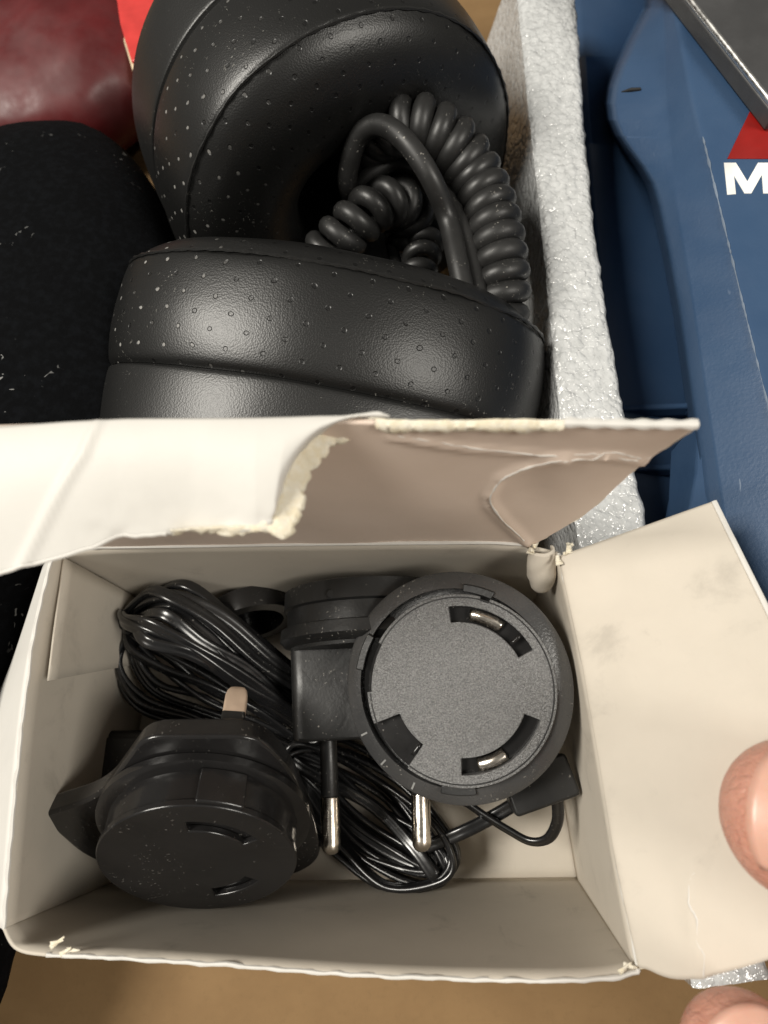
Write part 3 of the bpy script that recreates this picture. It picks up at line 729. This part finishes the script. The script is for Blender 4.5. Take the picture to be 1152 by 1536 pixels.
# lower cup: standing on edge, axis along the picture's up direction
bandtop = P(508, 473, 14); w = (CAM - bandtop).normalized()
Nn = (-DOWN * 0.98 + RIGHT * 0.17); Nn = (Nn - w * Nn.dot(w) * 1.0 - w * 0.27).normalized()
U_ = RIGHT * 0.98 + DOWN * 0.17
w_r = (w - Nn * w.dot(Nn)).normalized(); C1 = bandtop - w_r * 34
earcup(C1, U_, Nn, 48.5, 33, 2.15, 'lower')
C2, N2 = orient(512, 274, -18, 0.70, 58)
earcup(C2, RIGHT, N2, 44, 46, 2.1, 'upper')

# ================================================================== COILED CABLE
cc = thing('coiled_cable', P(650, 330, -40), 'black coiled headphone cable bunched between the two ear pads', 'cable')
def helix(path, r, turns, wire, phase=0, taper=None):
    p = resample(catmull(path, 12), turns * 26 + 1); pts = []
    T = (p[1] - p[0]).normalized(); Uv = V((0, 0, 1)).cross(T).normalized()
    for i, q in enumerate(p):
        a = p[max(i - 1, 0)]; b = p[min(i + 1, len(p) - 1)]; T = (b - a).normalized(); Uv = (Uv - T * Uv.dot(T)).normalized(); W = T.cross(Uv)
        an = phase + 2 * math.pi * i / 26; k = r if not taper else r * (taper[0] + (taper[1] - taper[0]) * i / len(p))
        pts.append(q + (Uv * math.cos(an) + W * math.sin(an)) * k)
    return tube(pts, wire, 12)
v, f = helix([P(742, 505, -10), P(752, 450, -6), P(748, 390, -3), P(736, 325, -1), P(712, 265, 1), P(676, 216, 5), P(634, 190, 7), P(594, 188, 6), P(562, 208, 1), P(548, 242, -8)], 4.2, 19, 2.45, 1.0); obj('coil', v, f, 'rubber_cable', cc)
v, f = helix([P(470, 400, -14), P(505, 362, -9), P(540, 328, -6), P(572, 306, -6), P(602, 305, -9), P(620, 330, -14), P(618, 370, -20)], 3.8, 9, 2.3, 0.4); obj('coil', v, f, 'rubber_cable', cc)
v, f = helix([P(648, 330, -20), P(640, 360, -17), P(630, 395, -15), P(622, 430, -15)], 3.1, 5, 1.75, 0.0); obj('coil', v, f, 'rubber_cable', cc)
for pp, r in (([P(702, 470, 0), P(688, 400, 2), P(672, 330, 3), P(645, 265, 10), P(608, 212, 13), P(572, 188, 12), P(542, 200, 9), P(526, 238, 4), P(522, 280, -3), P(540, 320, -16)], 2.3),
              ([P(722, 470, -2), P(708, 400, -1), P(690, 335, 0), P(662, 280, -1), P(640, 240, -6)], 2.1),
              ([P(530, 285, -6), P(560, 258, -3), P(600, 243, -3), P(640, 255, -8)], 1.9),
              ([P(600, 420, -16), P(590, 380, -18), P(585, 350, -24)], 1.6)):
    v, f = tube(resample(catmull(pp, 10), 70), r, 14); obj('straight_cable', v, f, 'rubber_cable', cc)

# ================================================================== FOAM SLAB
def slab(path_l, path_r, depth, n=160, m_=22):
    L = resample(path_l, n); Rr = resample(path_r, n); rows = []
    for a, b in zip(L, Rr):
        e = 0.4 * nz(a, 0.25, 1) + 0.35 * nz(a, 0.8, 2); e2 = 0.4 * nz(b, 0.3, 4) + 0.45 * nz(b, 0.9, 6)
        d = (b - a); dn = d.normalized(); r = []; lean = 9 * max(0, min(1, (a.y - RBR.y - 10) / 25)) + 2 * max(0, min(1, (a.y - RBR.y - 85) / 45))
        r.append(a + V((0, 0, -depth)) - dn * lean); r += [a + V((0, 0, -depth * k / 5)) + dn * (-lean * (k / 5) ** 1.3 + 0.5 * nz(a + V((0, 0, k * 9)), 0.2, 3)) for k in (4, 3, 2, 1)]
        r.append(a + dn * e * 0.4 + V((0, 0, -0.8)))
        for k in range(m_ + 1):
            s = k / m_; q = a.lerp(b, s) + dn * ((1 - s) * e * 0.6 + s * e2 * 0.8)
            edge = 0.9 * (max(0, 1 - s * 9) ** 2 + max(0, 1 - (1 - s) * 9) ** 2)
            r.append(q + V((0, 0, 0.28 * nz(q, 0.8, 7) + 0.3 * nz(q, 0.25, 2) - edge)))
        r.append(b + dn * e2 + V((0, 0, -1.2))); r.append(b + V((0, 0, -depth)) - dn * 0.5)
        rows.append(r)
    v, f = gridmesh(rows); k = len(rows[0])
    f.append(tuple(range(k))); f.append(tuple((n - 1) * k + i for i in range(k - 1, -1, -1)))
    return v, f
zf = -12
pl = [P(x, y, zf) for x, y in ((770, -60), (777, 0), (793, 160), (812, 330), (826, 480), (842, 640), (866, 800), (935, 1150), (1015, 1400), (1042, 1484))]
pr = [P(x, y, zf) for x, y in ((858, -60), (865, 0), (878, 200), (893, 350), (916, 500), (941, 640), (972, 790), (1045, 1150), (1130, 1380), (1160, 1468))]
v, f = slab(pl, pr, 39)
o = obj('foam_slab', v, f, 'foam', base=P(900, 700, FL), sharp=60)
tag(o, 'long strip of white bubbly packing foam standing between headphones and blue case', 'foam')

# ================================================================== BLUE CASE
bc = thing('blue_case', P(1080, 500, FL), 'blue hard plastic case with red emblem and white letter at right edge', 'case')
# cross-sections from back to front: (pixel row) -> profile points (px, z)
secs = []
def sec(y, xs, zs, dy=0): secs.append([P(x, y + dy * i, z) for i, (x, z) in enumerate(zip(xs, zs))])
ZS = [-50, -42, -40, -47, -8.5, -6.2, -4.6, -3.7, -1.2, -0.4, 3.35, 3.85, 4.05, 4.05, 4.0, 4.0, 3.0, -30]
#        outer, lip top, lip, recess inner, wall top, chamfer, ridge, right, far right
def lin(t, y):
    for (y0, a), (y1, b) in zip(t, t[1:]):
        if y <= y1: return a + (b - a) * max(0, (y - y0)) / (y1 - y0)
    return t[-1][1]
LIPX = [(-120, 836), (0, 858), (150, 868), (300, 880), (450, 895), (600, 915), (760, 940), (950, 970), (1200, 1005)]
WALLX = [(-120, 1090), (-60, 1030), (-20, 996), (20, 972), (60, 951), (100, 932), (130, 922), (155, 918), (180, 921), (205, 932), (230, 949), (255, 967), (280, 981), (310, 990), (450, 1018), (600, 1040), (760, 1060), (950, 1092), (1200, 1130)]
RIDGX = [(-120, 985), (0, 1012), (150, 1040), (300, 1076), (450, 1112), (600, 1149), (760, 1186), (950, 1230), (1200, 1270)]
for y in [-120, -90, -60, -40, -20] + list(range(0, 330, 12)) + list(range(340, 1201, 60)):
    lp, wx, rx = lin(LIPX, y), lin(WALLX, y), lin(RIDGX, y)
    base_w = lin([(-120, 962), (0, 974), (150, 978), (300, 993), (450, 1018), (600, 1040), (1200, 1130)], y)
    wx = min(wx, base_w + 2) if y < 300 else wx
    cx_ = max(wx + 14, min(base_w + 20, rx - 12))
    sec(y, (lp - 8, lp, lp + 15, wx - 12, wx - 3, wx - 1, wx + 3, wx + 8, cx_ - 2, cx_ + 4, rx - 7, rx - 2, rx + 3, rx + 9, rx + 110, 1330 + y * 0.08, 1340 + y * 0.08, 1360 + y * 0.08), ZS)
n = len(secs); rows = []
for i in range(n - 1):
    for k in range(8): 
        rows.append([a.lerp(b, k / 8) for a, b in zip(secs[i], secs[i + 1])])
rows.append(secs[-1]); v, f = gridmesh(rows)
k = len(rows[0]); f.append(tuple(range(k))); f.append(tuple((len(rows) - 1) * k + i for i in range(k - 1, -1, -1)))
obj('shell', v, f, 'blue', bc, sharp=70)
# slot by the latch
a, b = P(932, 138, -3.6), P(961, 134, -2.4); v, f = tube([a, a.lerp(b, 0.5) + V((0, 0, 0.2)), b], [0.15, 0.5, 0.4], 8); obj('slot', v, f, 'black_cavity', bc)
# cross ribs in the recess
for y, x0, x1 in ((613, 925, 1032), (703, 950, 1052)):
    a, b = P(x0, y, -40), P(x1, y - 4, -40); d = (b - a).normalized(); s_ = V((0, 0, 1)).cross(d)
    vv = []
    for q in (a, b): vv += [q + s_ * 1.2 + V((0, 0, -3)), q + s_ * 0.8 + V((0, 0, 0.6)), q - s_ * 0.8 + V((0, 0, 0.6)), q - s_ * 1.2 + V((0, 0, -3))]
    obj('rib', vv, [(0, 1, 5, 4), (1, 2, 6, 5), (2, 3, 7, 6), (0, 4, 7, 3), (0, 3, 2, 1), (4, 5, 6, 7)], 'blue', bc, bevel=0.4)
# concave end of the wall low on the left
gs = [(1046, 628), (1060, 640), (1080, 720), (1098, 800), (1060, 800), (1022, 800), (1034, 760), (1043, 710)]
tq = [P(x, y, -3.5 if x > 1050 else -8) for x, y in gs]
v = tq + [p + V((0, 0, -16)) for p in tq]; n = len(tq)
obj('end_gusset', v, [(i, (i + 1) % n, n + (i + 1) % n, n + i) for i in range(n)] + [tuple(range(n)), tuple(range(2 * n - 1, n - 1, -1))], 'blue', bc, bevel=0.5)
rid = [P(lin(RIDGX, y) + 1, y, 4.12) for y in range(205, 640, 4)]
v, f = tube(rid, [max(0.03, 0.16 + 0.22 * nz(p, 0.5, 3) + 0.1 * nz(p, 1.7, 5)) for p in rid], 6); obj('ridge_highlight', v, f, 'blue_highlight', bc)  # pale strip puts the highlight of the scuffed ridge into colour and shape
# emblem and letter printed on the lid
zp = 4.15
def decal(name, pts, mat, parent=bc, z=zp):
    q = [P(x, y, z) for x, y in pts]; n = len(q)
    v = q + [p - V((0, 0, 0.14)) for p in q]
    bm = bmesh.new(); vs2 = [bm.verts.new(p) for p in q]; fc = bm.faces.new(vs2); r = bmesh.ops.triangulate(bm, faces=[fc]); bm.verts.index_update()
    tris = [tuple(x.index for x in fc.verts) for fc in bm.faces]; bm.free()
    return obj(name, v, tris + [(i, n + i, n + (i + 1) % n, (i + 1) % n) for i in range(n)], mat, parent, sharp=20)

decal('emblem', [(1091, 238), (1129, 158), (1206, 158), (1170, 238)], 'red_print')
decal('letter', [(1086, 244), (1104, 244), (1121, 272), (1137, 244), (1156, 244), (1160, 290), (1145, 290), (1143, 262), (1127, 290), (1117, 290), (1101, 263), (1104, 291), (1091, 292)], 'white_print')

# ================================================================== DARK GREY BOX lying on the blue case
gp = [(1034, -4), (1166, 163), (1330, 60), (1330, -260), (880, -200)]
base = sum((P(x, y, 4.3) for x, y in gp), V()) / 5
gb = thing('grey_box', base, 'dark grey box with a pale silver rim lying on the blue case', 'box')
tp_ = [P(x, y, 10) for x, y in gp]; n = 5
c0 = sum(tp_, V()) / n
def ringpts(k, z): return [V((c0.x + (p.x - c0.x) * k, c0.y + (p.y - c0.y) * k, z)) for p in tp_]
v = ringpts(1, 4.3) + ringpts(1, 8.6)
obj('casing', v, [(i, (i + 1) % n, n + (i + 1) % n, n + i) for i in range(n)] + [tuple(range(n)), tuple(range(2 * n - 1, n - 1, -1))], 'charcoal', gb, bevel=0.5)
v = ringpts(1.004, 8.62) + ringpts(1.004, 9.7) + ringpts(0.970, 10.1) + ringpts(0.970, 8.62)
f = []
for a in range(4):
    b = (a + 1) % 4
    f += [(a * n + i, a * n + (i + 1) % n, b * n + (i + 1) % n, b * n + i) for i in range(n)]
obj('rim', v, f, 'silver_edge', gb, bevel=0.35, seg=3)
v = ringpts(0.969, 8.63) + ringpts(0.969, 9.8)
obj('top_panel', v, [(i, (i + 1) % n, n + (i + 1) % n, n + i) for i in range(n)] + [tuple(range(n)), tuple(range(2 * n - 1, n - 1, -1))], 'charcoal', gb, bevel=0.2)

# ================================================================== THINGS AT THE LEFT
def lump(c, a, b, h, ex, amp, sc, seed, nu=72, nv=40):
    def sg(x, e): return math.copysign(abs(x) ** e, x)
    rows = []
    for j in range(nv + 1):
        ph = -math.pi / 2 + math.pi * j / nv; r = []
        for i in range(nu):
            th = 2 * math.pi * i / nu
            d = V((a * sg(math.cos(ph), ex) * sg(math.cos(th), ex), b * sg(math.cos(ph), ex) * sg(math.sin(th), ex), h * sg(math.sin(ph), ex)))
            p = c + d; r.append(p + d.normalized() * amp * (nz(p, sc, seed) + 0.4 * nz(p, sc * 2.7, seed + 2)))
        r.append(r[0].copy()); rows.append(r)
    return gridmesh(rows)
def welded(name, v, f, mat, **kw):
    o = obj(name, v, f, mat, **kw); bm = bmesh.new(); bm.from_mesh(o.data); bmesh.ops.remove_doubles(bm, verts=bm.verts, dist=1e-6); bmesh.ops.recalc_face_normals(bm, faces=bm.faces); bm.to_mesh(o.data); bm.free(); return o
v, f = lump(V((-108, 48, -25)), 52, 120, 27, 0.92, 3.0, 0.022, 3)
for p_ in v:                                     # it is pressed flat where the white box stands against it
    if p_.y < RBL.y + 14:
        k_ = min(1, (RBL.y + 14 - p_.y) / 14); lim = min(RBL.x, P(-50, 1380, -10).x) - 6
        if p_.x > lim: p_.x = p_.x * (1 - k_) + (lim - 0.02 * (p_.x - lim)) * k_
o = welded('black_pouch', v, f, 'black_fabric', base=V((-124, 30, FL)), sharp=80)
tag(o, 'large soft black fabric pouch specked with lint, left of the white box', 'pouch')
v, f = lump(P(72, 92, -34), 42, 40, 18, 0.85, 2.5, 0.035, 8)
o = welded('red_bag', v, f, 'dark_red', base=P(40, -10, FL), sharp=80)
tag(o, 'dark red glossy bag behind the black pouch at top left', 'bag')
rp = [(163, -10), (196, 100), (330, 60), (330, -150), (140, -150)]
rb = thing('red_packet', P(250, -40, FL), 'bright red packet with a cream edge behind the upper ear pad', 'packet')
tp_ = [P(x, y, -20) for x, y in rp]; c0 = sum(tp_, V()) / 5; n = 5
def rring(k, z): return [c0.lerp(p, k) * 1 + V((0, 0, z)) for p in tp_]
v = rring(1, -31) + rring(1, -0.8); obj('cream_side', v, [(i, (i + 1) % n, n + (i + 1) % n, n + i) for i in range(n)] + [tuple(range(n)), tuple(range(2 * n - 1, n - 1, -1))], 'cream_edge', rb, bevel=0.6)
v = rring(0.955, -0.78) + rring(0.955, 0.3); obj('red_top', v, [(i, (i + 1) % n, n + (i + 1) % n, n + i) for i in range(n)] + [tuple(range(n)), tuple(range(2 * n - 1, n - 1, -1))], 'red_packet', rb, bevel=0.4)

# ================================================================== HAND at the right: thumb on the flap, forefinger below
def limb(pts, rad, flat=0.86, n=20, sub=8):
    path = resample(catmull(pts, sub), 60); rs = []
    L = len(rad) - 1
    for i in range(60):
        x = i / 59 * L; k = min(int(x), L - 1); t_ = x - k; t_ = t_ * t_ * (3 - 2 * t_); rs.append(rad[k] * (1 - t_) + rad[k + 1] * t_)
    # round off the tip
    T = (path[0] - path[1]).normalized(); R0 = rs[0]
    cap = [path[0] + T * R0 * math.sin(math.radians(a)) * 0.95 for a in (88, 75, 60, 45, 30, 15)]
    cr_ = [R0 * math.cos(math.radians(a)) + 0.02 for a in (88, 75, 60, 45, 30, 15)]
    return tube(cap + path, cr_ + rs, n, prof=[(math.cos(2 * math.pi * i / n), flat * math.sin(2 * math.pi * i / n)) for i in range(n)])
thumb = [P(1202, 1228, 22.5), P(1300, 1258, 25), P(1440, 1330, 27), P(1600, 1430, 22), P(1800, 1560, 14), P(1980, 1660, 8)]
index = [P(1112, 1580, 14), P(1150, 1660, 16), P(1280, 1800, 18), P(1450, 1860, 16), P(1680, 1850, 12), P(1950, 1800, 8)]
f3 = [P(1290, 1700, 2), P(1360, 1790, 2), P(1480, 1880, 2), P(1700, 1920, 2), P(1980, 1880, 2)]
f4 = [P(1420, 1780, -9), P(1500, 1880, -10), P(1640, 1950, -10), P(1850, 1960, -8), P(2080, 1900, -6)]
f5 = [P(1560, 1880, -20), P(1650, 1970, -20), P(1800, 2000, -19), P(2000, 1990, -16), P(2160, 1900, -12)]
palm = [P(1700, 1700, 3), P(1900, 1760, 0), P(2120, 1800, -3), P(2400, 1800, -4), P(2700, 1780, -4)]
vv, ff = [], []
for pts, rad, fl in ((thumb, [10.2, 11.0, 11.2, 10.6, 11.5, 13], 0.84), (index, [7.6, 8.2, 8.6, 9.2, 9.6, 10.5], 0.92), (f3, [7.6, 8.4, 9, 9.6, 10.5], 0.92),
                     (f4, [7.3, 8.0, 8.6, 9.2, 10], 0.92), (f5, [6.6, 7.2, 7.8, 8.4, 9.2], 0.92), (palm, [15, 24, 29, 27, 26], 0.62)):
    v, f = limb(pts, rad, fl); k = len(vv); vv += v; ff += [tuple(i + k for i in q) for q in f]
hd = obj('hand', vv, ff, 'skin', base=P(1500, 1500, 0), sharp=180)
md = hd.modifiers.new('skin_surface', 'REMESH'); md.mode = 'VOXEL'; md.voxel_size = 0.0008; md.use_smooth_shade = True
md = hd.modifiers.new('soften', 'SMOOTH'); md.iterations = 8; md.factor = 0.5
tag(hd, "person's bare hand, thumb pressing the right flap and forefinger below it", 'hand')
# nails: a curved plate on the back of thumb and forefinger
def nail(pts, r, L, wdt, flat, lift, off, name='nail', tilt=0.0):
    a = pts[0]; T = (pts[0] - pts[1]).normalized(); side = V((0, 0, 1)).cross(T).normalized(); upv = T.cross(side).normalized()
    if upv.z < 0: upv = -upv
    upv = (upv + side * tilt).normalized(); side = upv.cross(T) if upv.cross(T).dot(side) > 0 else -upv.cross(T)
    rows = []
    for j in range(15):
        s = j / 14; r_ = []
        for i in range(15):
            u = i / 14 * 2 - 1; an = u * math.radians(58)
            tipc = off - 2.4 * u * u                               # rounded free edge
            rootc = off - L + 1.6 * u * u
            x = tipc + (rootc - tipc) * s
            rr = r + lift - 0.5 * max(0, (x - 4) / 6) ** 2
            r_.append(a + T * x + side * math.sin(an) * wdt + upv * (rr * flat * (0.35 + 0.65 * math.cos(an))))
        rows.append(r_)
    v, f = gridmesh(rows); return obj(name, v, f, 'nail', hd, solid=0.5, sharp=80)
nail(thumb, 10.2, 15, 8.6, 0.84, 0.25, 6.6)
nail(index, 7.6, 12, 6.2, 0.92, 0.2, 4.6)
